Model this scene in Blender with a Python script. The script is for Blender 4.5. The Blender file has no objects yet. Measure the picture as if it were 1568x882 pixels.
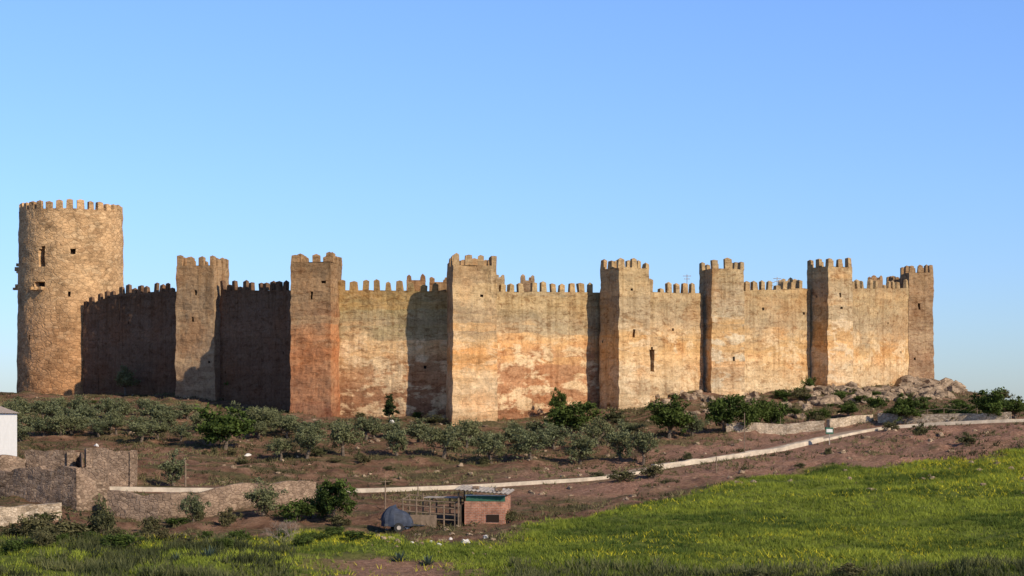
import bpy, math, random
import numpy as np
from mathutils import Vector, noise as mnoise
random.seed(7); rng=np.random.default_rng(11)
F=2827.0; HV=640.0; UC=784.0       # focal length (px of a 1568 px wide image), eye level row
scene=bpy.context.scene
scene.view_settings.view_transform='Standard'
scene.view_settings.look='None'
scene.view_settings.exposure=0
SUN_AZ=45.0; SUN_EL=31.0

# ------------------------------------------------------------------ noise
def h2(ix,iy,seed):
    n=(ix*374761393+iy*668265263+seed*144269504)&0xffffffff
    n=((n^(n>>13))*1274126177)&0xffffffff
    return ((n^(n>>16))&0xffff)/65535.0
def vn(x,y,seed=0):
    x=np.asarray(x,float);y=np.asarray(y,float)
    ix=np.floor(x).astype(np.int64);iy=np.floor(y).astype(np.int64)
    fx=x-ix;fy=y-iy;fx=fx*fx*(3-2*fx);fy=fy*fy*(3-2*fy)
    a=h2(ix,iy,seed);b=h2(ix+1,iy,seed);c=h2(ix,iy+1,seed);d=h2(ix+1,iy+1,seed)
    return (a*(1-fx)+b*fx)*(1-fy)+(c*(1-fx)+d*fx)*fy
def fbm(x,y,seed=0,o=4):
    s=0;a=.5;t=0
    for k in range(o):
        s=s+a*vn(x*2**k,y*2**k,seed+k*17);t+=a;a*=.5
    return s/t

# ------------------------------------------------------------------ terrain
D=[80,100,115,130,145,160,175,190,205,220,240,260,290]
COL={
 -200:[960,885,840,802,755,715,682,655,634,622,612,612,622],
 0:[960,882,838,800,750,712,680,655,632,618,606,604,618],
 300:[960,885,842,812,765,725,690,655,628,607,602,602,615],
 500:[965,890,846,810,768,730,694,662,636,623,612,608,618],
 730:[960,885,842,808,768,735,703,673,643,630,618,610,620],
 920:[960,885,835,795,762,730,702,668,636,622,612,608,620],
 1020:[961,886,835,792,756,722,694,660,622,592,590,595,614],
 1100:[962,888,835,788,750,715,690,658,626,596,594,596,612],
 1250:[965,890,835,785,745,710,678,652,626,604,590,592,610],
 1450:[970,892,832,780,735,695,660,638,618,604,586,588,615],
 1568:[970,892,830,775,728,685,650,634,622,622,628,640,660],
 1750:[970,892,830,775,728,685,652,640,632,640,660,680,700]}
us=np.array(sorted(COL)); dn=np.array([0,20,50]+D+[345,430,620],float)
Z=[]
for u in us:
    z=[-1.7,-4.0,-7.6]+[(HV-v)*d/F for v,d in zip(COL[u],D)]+[-7,-20,-30]
    Z.append(z)
Z=np.array(Z)
ug=np.arange(-300,1901,10.0); dg=np.arange(0,640,2.0)
Z1=np.array([np.interp(dg,dn,z) for z in Z])
Z2=np.array([np.interp(ug,us,Z1[:,j]) for j in range(len(dg))]).T
def blur(a,ax,s):
    r=int(3*s);k=np.exp(-np.arange(-r,r+1)**2/(2*s*s));k/=k.sum()
    pad=[(0,0),(0,0)];pad[ax]=(r,r)
    b=np.pad(a,pad,mode='edge')
    return np.apply_along_axis(lambda m:np.convolve(m,k,'valid'),ax,b)
ZT=blur(blur(Z2,0,4.0),1,1.7)
def H0(x,y):
    x=np.asarray(x,float);y=np.asarray(y,float)
    u=UC+F*x/np.maximum(y,25); 
    fu=np.clip((u-ug[0])/10,0,len(ug)-1.001); fd=np.clip(y/2,0,len(dg)-1.001)
    iu=fu.astype(int);idd=fd.astype(int);a=fu-iu;b=fd-idd
    return (ZT[iu,idd]*(1-a)+ZT[iu+1,idd]*a)*(1-b)+(ZT[iu,idd+1]*(1-a)+ZT[iu+1,idd+1]*a)*b
_ds=np.arange(84,300,.25)
def hit(u,v):
    x=(u-UC)/F*_ds; vv=HV-H0(x,_ds)*F/_ds
    k=np.where(vv<=v)[0]
    d=_ds[k[0]] if len(k) else 230.
    return np.array([(u-UC)/F*d,d])
def resample(pts,step):
    pts=np.array(pts,float);seg=np.linalg.norm(np.diff(pts,axis=0),axis=1);s=np.r_[0,np.cumsum(seg)]
    n=max(2,int(s[-1]/step));t=np.linspace(0,s[-1],n+1)
    o=np.stack([np.interp(t,s,pts[:,k]) for k in range(2)],1)
    for _ in range(4):
        o[1:-1]=(o[:-2]+2*o[1:-1]+o[2:])/4
    return o
PATH=resample([hit(*p) for p in [(150,748),(330,750),(545,752),(700,746),(800,740),(920,733),(1000,717),(1100,703),(1180,690),(1250,674),(1330,657),(1430,650),(1568,645),(1700,643)]],1.5)
def pdist(x,y):
    x=np.asarray(x,float).ravel();y=np.asarray(y,float).ravel()
    out=np.full(x.shape,99.)
    m=(np.abs(x)<95)&(y>110)&(y<215)
    xs=x[m];ys=y[m];best=np.full(xs.shape,99.)
    for p in PATH: best=np.minimum(best,np.hypot(xs-p[0],ys-p[1]))
    out[m]=best;return out
FB=([-300,0,300,430,470,560,640,760,880,1000,1100,1200,1300,1450,1568,1800],[826,828,828,815,808,812,826,822,792,766,744,726,709,698,690,688])
def fieldmask(u,v):
    b=np.interp(u,*FB); return np.clip((v-b)/7,0,1)
def Hn(x,y,pd=None):
    sh=np.shape(x);x=np.asarray(x,float).ravel();y=np.asarray(y,float).ravel()
    if pd is None: pd=pdist(x,y)
    m=np.clip((pd-1.9)/3,0,1)
    core=np.clip((y-30)/50,0,1)
    u=UC+F*x/np.maximum(y,25);z0=H0(x,y);v=HV-z0*F/np.maximum(y,25)
    fld=fieldmask(u,v)
    rid=(np.abs(fbm(x*.35,y*.35,41,3)-.5)*2)
    n=(fbm(x*.11,y*.11,3)-.5)*1.5+(fbm(x*.45,y*.45,9)-.5)*.85*(1-.5*fld)+(fbm(x*1.4,y*1.4,19,2)-.5)*.26-rid*.6*(1-fld)*np.clip((u-900)/200,0,1)
    return (z0+n*m*core*np.clip((262-y)/20,.25,1)).reshape(sh)
def G(x,y): return float(Hn(np.array([x]),np.array([y]))[0])

# ------------------------------------------------------------------ materials
def newmat(name):
    m=bpy.data.materials.new(name);m.use_nodes=True;nt=m.node_tree
    b=nt.nodes['Principled BSDF'];b.inputs['Roughness'].default_value=.9
    b.inputs['Specular IOR Level'].default_value=.15
    return m,nt,b
class N:
    def __init__(s,nt): s.nt=nt
    def n(s,t,**k):
        x=s.nt.nodes.new(t)
        for a,b in k.items(): setattr(x,a,b)
        return x
    def l(s,a,b): s.nt.links.new(a,b)
    def setin(s,inp,val):
        if isinstance(val,bpy.types.NodeSocket): s.l(val,inp)
        else: inp.default_value=val
    def noise(s,vec,scale,detail=5,rough=.6,dist=0):
        x=s.n('ShaderNodeTexNoise');x.inputs['Scale'].default_value=scale;x.inputs['Detail'].default_value=detail
        x.inputs['Roughness'].default_value=rough;x.inputs['Distortion'].default_value=dist
        if vec is not None:s.l(vec,x.inputs['Vector'])
        return x.outputs['Fac']
    def math(s,op,a,b=None,c=None,clamp=False):
        x=s.n('ShaderNodeMath',operation=op,use_clamp=clamp);s.setin(x.inputs[0],a)
        if b is not None:s.setin(x.inputs[1],b)
        if c is not None:s.setin(x.inputs[2],c)
        return x.outputs[0]
    def mix(s,f,a,b,blend='MIX'):
        x=s.n('ShaderNodeMix',data_type='RGBA',blend_type=blend)
        s.setin(x.inputs[0],f);s.setin(x.inputs[6],a);s.setin(x.inputs[7],b);return x.outputs[2]
    def ramp(s,f,stops,interp='LINEAR'):
        x=s.n('ShaderNodeValToRGB');x.color_ramp.interpolation=interp;e=x.color_ramp.elements
        while len(e)>1:e.remove(e[-1])
        e[0].position=stops[0][0];e[0].color=c4(stops[0][1])
        for p,c in stops[1:]:
            q=e.new(p);q.color=c4(c)
        s.setin(x.inputs[0],f);return x.outputs[0]
    def mapping(s,vec,scale=(1,1,1)):
        x=s.n('ShaderNodeMapping');x.inputs['Scale'].default_value=scale;s.l(vec,x.inputs['Vector']);return x.outputs[0]
    def bump(s,h,strength,dist,b,prev=None):
        x=s.n('ShaderNodeBump');x.inputs['Strength'].default_value=strength;x.inputs['Distance'].default_value=dist
        s.l(h,x.inputs['Height'])
        if prev is not None:s.l(prev,x.inputs['Normal'])
        if b is not None:s.l(x.outputs[0],b.inputs['Normal'])
        return x.outputs[0]
def c4(c):
    if isinstance(c,(int,float)):c=(c,c,c)
    return (c[0],c[1],c[2],1.)
def thr(q,f,lo,hi): 
    x=q.n('ShaderNodeMapRange');x.inputs[1].default_value=lo;x.inputs[2].default_value=hi;q.l(f,x.inputs[0]);return x.outputs[0]

def tapial(name,zb,zt,stops,light=(.62,.46,.27),lightamt=.6,seed=0.,gain=1.15,mott=1.):
    gain*=1.17
    m,nt,b=newmat(name);q=N(nt)
    tc=q.n('ShaderNodeTexCoord');uv=tc.outputs['UV'];ob0=tc.outputs['Object']
    mp=q.n('ShaderNodeMapping');mp.inputs['Location'].default_value=(seed*13.1,seed*7.7,0);q.l(ob0,mp.inputs[0]);ob=mp.outputs[0]
    sp=q.n('ShaderNodeSeparateXYZ');q.l(uv,sp.inputs[0])
    n1=q.noise(q.mapping(ob,(1,1,1.3)),.20,5,.6)
    h=q.math('DIVIDE',q.math('SUBTRACT',sp.outputs[1],zb),zt-zb)
    nw=q.noise(ob,.5,3)
    zc=q.math('ADD',sp.outputs[1],q.math('MULTIPLY',q.math('SUBTRACT',nw,.5),.7))
    course=q.math('FLOOR',q.math('DIVIDE',zc,.86))
    wn=q.n('ShaderNodeTexWhiteNoise',noise_dimensions='1D');q.l(q.math('ADD',course,seed*3.3),wn.inputs['W'])
    h2_=q.math('ADD',h,q.math('MULTIPLY',q.math('SUBTRACT',n1,.5),.42))
    h3=q.math('ADD',h2_,q.math('MULTIPLY',q.math('SUBTRACT',wn.outputs[0],.5),.15))
    col=q.ramp(h3,stops)
    wn2=q.n('ShaderNodeTexWhiteNoise',noise_dimensions='1D');q.l(q.math('ADD',course,seed*9.1+40),wn2.inputs['W'])
    col=q.mix(1.,col,q.ramp(wn2.outputs[0],[(0,.88),(1,1.10)]),'MULTIPLY')
    dis=q.n('ShaderNodeTexNoise');dis.inputs['Scale'].default_value=.9;dis.inputs['Detail'].default_value=5;q.l(ob,dis.inputs['Vector'])
    add=q.n('ShaderNodeVectorMath',operation='ADD');q.l(uv,add.inputs[0])
    sc=q.n('ShaderNodeVectorMath',operation='SCALE');sc.inputs['Scale'].default_value=.6;q.l(dis.outputs['Color'],sc.inputs[0]);q.l(sc.outputs[0],add.inputs[1])
    br=q.n('ShaderNodeTexBrick');br.inputs['Scale'].default_value=1.;br.inputs['Brick Width'].default_value=2.9;br.inputs['Row Height'].default_value=.86
    br.inputs['Mortar Size'].default_value=.05;br.inputs['Mortar Smooth'].default_value=.8;br.inputs['Color1'].default_value=(1.08,1.06,1.04,1);br.inputs['Color2'].default_value=(.76,.73,.70,1);br.inputs['Mortar'].default_value=(.50,.42,.36,1)
    q.l(add.outputs[0],br.inputs['Vector']);br.inputs['Bias'].default_value=-.25
    nb=q.noise(ob,.45,5)
    col=q.mix(thr(q,nb,.42,.6),col,q.mix(.6,col,br.outputs['Color'],'MULTIPLY'))
    # eroded, redder zones at large scale
    big=q.noise(q.mapping(ob,(1,1,1.2)),.16,4,.55)
    col=q.mix(q.math('MULTIPLY',thr(q,big,.5,.62),.55),col,q.mix(1.,col,c4((.98,.76,.60)),'MULTIPLY'))
    mp2=q.mapping(ob,(.75,.75,1.6))
    pat=q.noise(mp2,.42,10,.68,.3)
    lowm=q.ramp(h,[(0,.6),(.10,.95),(.54,1),(.64,.35),(1,.2)])
    col=q.mix(q.math('MULTIPLY',q.math('MULTIPLY',thr(q,pat,.50,.565),lightamt),lowm),col,c4(light))
    pat2=q.noise(mp2,1.3,9,.72,.5)
    col=q.mix(q.math('MULTIPLY',thr(q,pat2,.52,.62),.75*mott),col,q.mix(1.,col,c4((.52,.40,.32)),'MULTIPLY'))
    st=q.noise(q.mapping(ob,(1.5,1.5,.08)),1.2,6)
    col=q.mix(q.math('MULTIPLY',thr(q,st,.5,.68),.6),col,q.mix(1.,col,c4((.60,.53,.46)),'MULTIPLY'))
    gr=q.ramp(q.math('ADD',h,q.math('MULTIPLY',q.math('SUBTRACT',st,.5),.6)),[(.70,0),(.95,.5),(1,.4)])
    col=q.mix(gr,col,q.mix(1.,col,c4((.76,.72,.62)),'MULTIPLY'))
    fn=q.noise(ob,3.5,8,.78)
    col=q.mix(1.,col,q.ramp(fn,[(.3,.62*gain),(.5,1.*gain),(.7,1.30*gain)]),'MULTIPLY')
    q.l(col,b.inputs['Base Color'])
    n3=q.bump(fn,.65,.13,None);n4=q.bump(pat,.6,.3,None,n3);q.bump(br.outputs['Fac'],.3,-.05,b,n4)
    b.inputs['Roughness'].default_value=.95
    return m
def rubble(name,c1,c2,c3,scale=2.2,grad=None,joint=.55,gain=1.):
    m,nt,b=newmat(name);q=N(nt);tc=q.n('ShaderNodeTexCoord');ob=tc.outputs['Object']
    dn_=q.n('ShaderNodeTexNoise');dn_.inputs['Scale'].default_value=1.5;dn_.inputs['Detail'].default_value=3;q.l(ob,dn_.inputs['Vector'])
    ad=q.n('ShaderNodeVectorMath',operation='MULTIPLY_ADD');q.l(dn_.outputs['Color'],ad.inputs[0]);ad.inputs[1].default_value=(.3,.3,.3);q.l(ob,ad.inputs[2])
    mp=q.mapping(ad.outputs[0],(1,1,1.9))
    v=q.n('ShaderNodeTexVoronoi');v.inputs['Scale'].default_value=scale;q.l(mp,v.inputs['Vector'])
    ve=q.n('ShaderNodeTexVoronoi',feature='DISTANCE_TO_EDGE');ve.inputs['Scale'].default_value=scale;q.l(mp,ve.inputs['Vector'])
    sp=q.n('ShaderNodeSeparateColor');q.l(v.outputs['Color'],sp.inputs[0])
    col=q.ramp(sp.outputs[0],[(0,c1),(.5,c2),(1,c3)])
    n1=q.noise(ob,.35,6,.6)
    col=q.mix(thr(q,n1,.38,.6),col,q.mix(.75,col,c4(c2)))
    col=q.mix(q.math('MULTIPLY',thr(q,ve.outputs['Distance'],.09,.0),joint),col,c4((c1[0]*.5,c1[1]*.46,c1[2]*.44)))
    col=q.mix(1.,col,q.ramp(n1,[(.3,.62*gain),(.5,1*gain),(.7,1.2*gain)]),'MULTIPLY')
    n2=q.noise(q.mapping(ob,(1,1,1.6)),1.1,8,.7)
    col=q.mix(1.,col,q.ramp(n2,[(.35,.68),(.5,1),(.65,1.15)]),'MULTIPLY')
    fn=q.noise(ob,5,7,.7)
    col=q.mix(1.,col,q.ramp(fn,[(.3,.7),(.5,1),(.7,1.25)]),'MULTIPLY')
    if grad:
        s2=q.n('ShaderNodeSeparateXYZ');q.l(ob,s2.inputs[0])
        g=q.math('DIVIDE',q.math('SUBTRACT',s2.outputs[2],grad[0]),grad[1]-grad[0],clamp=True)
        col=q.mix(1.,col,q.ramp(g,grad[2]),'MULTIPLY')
    q.l(col,b.inputs['Base Color'])
    n3=q.bump(fn,.5,.08,None);q.bump(thr(q,ve.outputs['Distance'],0,.12),.45,.1,b,n3)
    return m
def plain(name,c,var=.3,scale=3,rough=.8,metal=0):
    m,nt,b=newmat(name);q=N(nt);tc=q.n('ShaderNodeTexCoord')
    f=q.noise(tc.outputs['Object'],scale,6,.65)
    col=q.mix(1.,c4(c),q.ramp(f,[(.3,1-var),(.7,1+var)]),'MULTIPLY')
    q.l(col,b.inputs['Base Color']);b.inputs['Roughness'].default_value=rough;b.inputs['Metallic'].default_value=metal
    q.bump(f,.3,.03,b);return m
def foliage(name,dark,light,warm=None,tl=.25):
    m,nt,b=newmat(name);q=N(nt)
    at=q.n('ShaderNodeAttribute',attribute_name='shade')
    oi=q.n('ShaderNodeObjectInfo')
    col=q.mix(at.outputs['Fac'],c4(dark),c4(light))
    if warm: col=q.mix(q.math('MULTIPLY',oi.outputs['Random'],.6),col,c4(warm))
    q.l(col,b.inputs['Base Color']);b.inputs['Roughness'].default_value=.7
    tr=q.n('ShaderNodeBsdfTranslucent');q.l(col,tr.inputs[0])
    ms=q.n('ShaderNodeMixShader');ms.inputs[0].default_value=tl
    q.l(b.outputs[0],ms.inputs[1]);q.l(tr.outputs[0],ms.inputs[2])
    q.l(ms.outputs[0],nt.nodes['Material Output'].inputs[0]);return m

# ------------------------------------------------------------------ mesh builder
class MB:
    def __init__(s): s.v=[];s.f=[];s.uv=[];s.m=[]
    def face(s,pts,uvs=None,m=0):
        i=len(s.v);s.v+= [tuple(map(float,p)) for p in pts];s.f.append(tuple(range(i,i+len(pts))))
        s.uv.append(uvs if uvs else [(p[0]+p[1],p[2]) for p in pts]);s.m.append(m)
    def grid(s,pos,L,z0,z1f,step,m=0,holes=(),zs=None,hm=None):
        ns=max(1,int(round(L/step)))
        zmax=max(z1f(0),z1f(L));nz=max(1,int(round((zmax-z0)/(zs or step))))
        def P(i,j,d=0.):
            a=L*i/ns;z=z0+(z1f(a)-z0)*j/nz;return pos(a,z,d),(a,z)
        dep=np.zeros((ns,nz))
        for (a,b,c,e,dd) in holes:
            for i in range(ns):
                for j in range(nz):
                    ca=L*(i+.5)/ns;cz=z0+(zmax-z0)*(j+.5)/nz
                    if a<ca<b and c<cz<e: dep[i,j]=dd
        for i in range(ns):
            for j in range(nz):
                d=dep[i,j];q=[P(i,j,d),P(i+1,j,d),P(i+1,j+1,d),P(i,j+1,d)]
                s.face([x[0] for x in q],[x[1] for x in q],hm if (d>0 and hm is not None) else m)
                if d>0:
                    for (di,dj,e1,e2) in ((-1,0,(i,j),(i,j+1)),(1,0,(i+1,j),(i+1,j+1)),(0,-1,(i,j),(i+1,j)),(0,1,(i,j+1),(i+1,j+1))):
                        ii,jj=i+di,j+dj
                        if not(0<=ii<ns and 0<=jj<nz) or dep[ii,jj]!=d:
                            A,a_=P(*e1,0);B,b_=P(*e2,0);C,c_=P(*e2,d);E,e_=P(*e1,d)
                            s.face([A,B,C,E],[a_,b_,c_,e_],m)
    def box(s,c,sx,sy,z0,z1,ang=0,m=0,cap=0.,tap=1.):
        ca,sa=math.cos(ang),math.sin(ang);X=np.array([ca,sa]);Y=np.array([-sa,ca]);c=np.array(c[:2])
        b=[c+X*i*sx/2+Y*j*sy/2 for i,j in((-1,-1),(1,-1),(1,1),(-1,1))]
        t=[c+(p-c)*tap for p in b]
        for k in range(4):
            a,d=b[k],b[(k+1)%4];a2,d2=t[k],t[(k+1)%4];w=np.linalg.norm(d-a)
            o=float(a[0]+a[1])
            s.face([(*a,z0),(*d,z0),(*d2,z1),(*a2,z1)],[(o,z0),(o+w,z0),(o+w,z1),(o,z1)],m)
            if cap: s.face([(*a2,z1),(*d2,z1),(*c,z1+cap)],None,m)
        if not cap: s.face([(*p,z1) for p in t],[(p[0],p[1]) for p in t],m)
        s.face([(*p,z0) for p in b[::-1]],[(p[0],p[1]) for p in b[::-1]],m)
    def cyl(s,a,b,r0,r1,n=8,m=0,caps=True):
        a=Vector(a);b=Vector(b);d=(b-a).normalized();x=d.orthogonal().normalized();y=d.cross(x)
        A=[a+(x*math.cos(t)+y*math.sin(t))*r0 for t in [2*math.pi*k/n for k in range(n)]]
        B=[b+(x*math.cos(t)+y*math.sin(t))*r1 for t in [2*math.pi*k/n for k in range(n)]]
        for k in range(n): s.face([A[k],A[(k+1)%n],B[(k+1)%n],B[k]],None,m)
        if caps: s.face(A[::-1],None,m);s.face(B,None,m)
    def obj(s,name,mats,disp=0.,parent=None,dscale=.55):
        v=s.v
        if disp:
            o=[]
            for p in v:
                P=Vector(p);n=mnoise.noise_vector(P*dscale)*disp+mnoise.noise_vector(P*dscale*3.7)*disp*.5
                o.append((p[0]+n.x,p[1]+n.y,p[2]+n.z*.6))
            v=o
        me=bpy.data.meshes.new(name);me.from_pydata(v,[],s.f)
        ul=me.uv_layers.new(name='UVMap');flat=[c for f in s.uv for p in f for c in (p[0],p[1])]
        ul.data.foreach_set('uv',flat)
        for mt in mats: me.materials.append(mt)
        me.polygons.foreach_set('material_index',s.m)
        me.update();ob=bpy.data.objects.new(name,me);scene.collection.objects.link(ob)
        if parent: ob.parent=parent
        return ob
def empty(name,loc=(0,0,0)):
    e=bpy.data.objects.new(name,None);e.empty_display_size=1;scene.collection.objects.link(e);return e

# ------------------------------------------------------------------ ground sheet
def axis(lo,hi,step,far):
    a=list(np.arange(lo,hi+step/2,step));s=step
    while a[-1]<far: s*=1.22;a.append(a[-1]+s)
    s=step
    while a[0]>-far: s*=1.22;a.insert(0,a[0]-s)
    return np.array(a)
ax=axis(-72,72,.5,7000);ay=axis(88,258,.5,7000)
X,Y=np.meshgrid(ax,ay);nx,ny=len(ax),len(ay)
xr,yr=X.ravel(),Y.ravel();pd=pdist(xr,yr);zr=Hn(xr,yr,pd)
me=bpy.data.meshes.new('ground')
me.vertices.add(nx*ny);me.vertices.foreach_set('co',np.stack([xr,yr,zr],1).ravel())
I=np.arange(nx*ny).reshape(ny,nx)
q=np.stack([I[:-1,:-1],I[:-1,1:],I[1:,1:],I[1:,:-1]],-1).reshape(-1,4)
me.loops.add(q.size);me.loops.foreach_set('vertex_index',q.ravel());me.polygons.add(len(q))
me.polygons.foreach_set('loop_start',np.arange(len(q))*4)
me.polygons.foreach_set('use_smooth',np.ones(len(q),bool));me.update(calc_edges=True)
z0=H0(xr,yr);uu=UC+F*xr/np.maximum(yr,25);vv=HV-z0*F/np.maximum(yr,25)
vj=vv+(fbm(xr*.3,yr*.3,5)-.5)*22
def brownf(u,v): return np.clip(1.25*np.exp(-((u-610)/125)**2),0,1)*np.clip((v-850)/10,0,1)
fm=fieldmask(uu,vj)*np.clip((175-yr)/5,0,1)
brown=brownf(uu,vj)*(yr>60)
fm=fm*(1-brown)
fm=np.where(yr>400,.5,fm);fm=np.where(yr<60,.8,fm)
bank=np.clip((uu-700)/150,0,1)*np.clip(1-np.abs(pd-6)/7,0,1)*(1-fm)
bank=np.maximum(bank,np.clip((uu-1000)/150,0,1)*(1-fm)*np.clip((vv-640)/20,0,1)*.8*(fbm(xr*.2,yr*.2,31)>.38))
bank=np.maximum(bank,brown*.8)
leftg=np.clip((700-uu)/200,0,1)*fm
at=me.color_attributes.new('zone','FLOAT_COLOR','POINT')
at.data.foreach_set('color',np.stack([fm,np.clip(bank,0,1),leftg,np.ones_like(fm)],1).ravel())
g=bpy.data.objects.new('ground',me);scene.collection.objects.link(g)
m,nt,b=newmat('ground_soil_and_grass');Q=N(nt);tc=Q.n('ShaderNodeTexCoord');ob=tc.outputs['Object']
at=Q.n('ShaderNodeAttribute',attribute_name='zone');sp=Q.n('ShaderNodeSeparateColor');Q.l(at.outputs['Color'],sp.inputs[0])
nb=Q.noise(ob,.5,8,.7);nc=Q.noise(ob,3.2,8,.75);nd=Q.noise(Q.mapping(ob,(.3,1,1)),.5,7,.68)
soil=Q.ramp(nb,[(.32,(.085,.044,.026)),(.45,(.16,.086,.052)),(.58,(.25,.145,.092)),(.72,(.36,.23,.155))])
weed=Q.ramp(nc,[(.3,(.04,.044,.016)),(.6,(.095,.092,.037)),(.8,(.18,.16,.07))])
soil=Q.mix(Q.math('MULTIPLY',thr(Q,nd,.47,.57),.8),soil,weed)
bk=Q.ramp(nc,[(.25,(.18,.09,.06)),(.5,(.33,.18,.125)),(.75,(.47,.30,.215))])
bk=Q.mix(Q.math('MULTIPLY',thr(Q,nb,.5,.62),.5),bk,c4((.20,.125,.078)))
col=Q.mix(Q.math('MULTIPLY',sp.outputs[1],.9),soil,bk)
grass=Q.ramp(nb,[(.3,(.06,.085,.015)),(.5,(.12,.155,.022)),(.7,(.20,.235,.03))])
grass=Q.mix(thr(Q,nc,.52,.7),grass,c4((.14,.115,.045)))
col=Q.mix(sp.outputs[0],col,grass)
col=Q.mix(1.,col,Q.ramp(nc,[(.3,.7),(.55,1.05),(.75,1.25)]),'MULTIPLY')
Q.l(col,b.inputs['Base Color']);b.inputs['Roughness'].default_value=1
n1=Q.bump(nc,.9,.25,None);Q.bump(nb,.6,.5,b,n1)
me.materials.append(m)

# ------------------------------------------------------------------ castle materials
ST_W3=[(0,(.21,.105,.055)),(.2,(.31,.165,.085)),(.36,(.40,.235,.12)),(.46,(.52,.34,.17)),(.58,(.52,.35,.18)),(.64,(.34,.255,.14)),(.78,(.30,.235,.115)),(.9,(.40,.265,.11)),(1,(.31,.225,.115))]
ST_W4=[(0,(.26,.13,.068)),(.2,(.37,.195,.10)),(.4,(.38,.205,.105)),(.52,(.55,.32,.14)),(.60,(.54,.35,.17)),(.68,(.35,.265,.16)),(.8,(.32,.25,.15)),(.92,(.42,.305,.16)),(1,(.33,.24,.13))]
ST_T4=[(0,(.40,.255,.13)),(.13,(.60,.42,.24)),(.25,(.54,.34,.165)),(.40,(.56,.285,.105)),(.5,(.54,.34,.16)),(.6,(.35,.25,.145)),(.72,(.48,.345,.185)),(.82,(.31,.22,.125)),(1,(.37,.265,.15))]
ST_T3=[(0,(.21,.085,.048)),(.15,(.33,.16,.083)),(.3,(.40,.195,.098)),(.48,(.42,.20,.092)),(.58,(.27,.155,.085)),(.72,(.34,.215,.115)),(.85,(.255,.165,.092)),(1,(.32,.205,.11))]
ST_L=[(0,(.12,.066,.040)),(.3,(.15,.085,.052)),(.6,(.175,.105,.066)),(1,(.18,.112,.07))]  # darkened stops: shade of the left walls is put into the colour
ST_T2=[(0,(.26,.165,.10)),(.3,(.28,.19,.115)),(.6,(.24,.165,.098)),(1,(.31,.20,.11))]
ST_R=[(0,(.35,.25,.145)),(.15,(.57,.43,.26)),(.35,(.54,.35,.17)),(.5,(.53,.33,.145)),(.62,(.38,.285,.17)),(.8,(.35,.26,.15)),(.92,(.45,.325,.175)),(1,(.36,.26,.145))]
hole,_,hb=newmat('dark_opening');hb.inputs['Base Color'].default_value=(.03,.019,.013,1)
castle=empty('castle')

def merl(mb,A,B,zt,sp,w,t,h,skip=.04,inset=0.0,corners=False,zt2=None):
    A=np.array(A,float);B=np.array(B,float);L=np.linalg.norm(B-A);d=(B-A)/L;n=np.array([d[1],-d[0]])
    k=max(1,int(round((L-w)/sp)));ang=math.atan2(d[1],d[0])
    for i in range(k+1):
        if i==k and corners: continue
        if random.random()<skip: continue
        a=w/2+(L-w)*i/k+(random.uniform(-.06,.06) if 0<i<k else 0);c=A+d*a-n*(t/2+inset)
        z=zt if zt2 is None else zt+(zt2-zt)*a/L
        hh=h*random.uniform(.80,1.08);ww=w*random.uniform(.84,1.18)
        if random.random()<.12: hh*=.62
        mb.box(c,ww,t,z-.02,z+hh-.2,ang+random.uniform(-.04,.04),0,cap=.2*random.uniform(.4,1.2),tap=random.uniform(.85,.97))
def tower(name,u,d,az,w,dp,vtop,mat,seed,corner='L',slits=()):
    a=math.radians(az);r=np.array([math.cos(a),math.sin(a)]);n=np.array([math.sin(a),-math.cos(a)])
    p=np.array([(u-UC)/F*d,d])
    FL=p if corner=='L' else p-r*w
    FR=FL+r*w;BR=FR-n*dp;BL=FL-n*dp;C=(FL+BR)/2
    zt=(HV-vtop)*d/F-1.25;mb=MB();z0=-6.
    random.seed(seed)
    P=[FL,FR,BR,BL]
    for k in range(4):
        A,B=P[k],P[(k+1)%4];L=np.linalg.norm(B-A);dd=(B-A)/L;nn=np.array([dd[1],-dd[0]])
        def pos(s,z,dep,A=A,dd=dd,nn=nn,L=L):
            q=A+dd*s; q=C+(q-C)*(1+.0026*(zt-z))-nn*dep;return (q[0],q[1],z)
        hs=[]
        if k in(0,1,3):
            s=random.uniform(.6,L-.6);z=random.uniform(zt-13,zt-1.5);hs.append((s-.15,s+.15,z-.15,z+.15,.25))
        if k==0:
            for (fs,dz,hh) in slits: hs.append((L*fs-.14,L*fs+.14,zt-dz-hh,zt-dz,.6))
        mb.grid(pos,L,z0,lambda s:zt,.29,0,hs,hm=1)
        merl(mb,A,B,zt,1.36,.78,.5,1.25,.02,corners=True)
    mb.face([(*p,zt) for p in P],[(p[0],p[1]) for p in P],0)
    mb.obj(name,[mat,hole],.16,castle)
    return FL,FR,BR,BL
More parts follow.
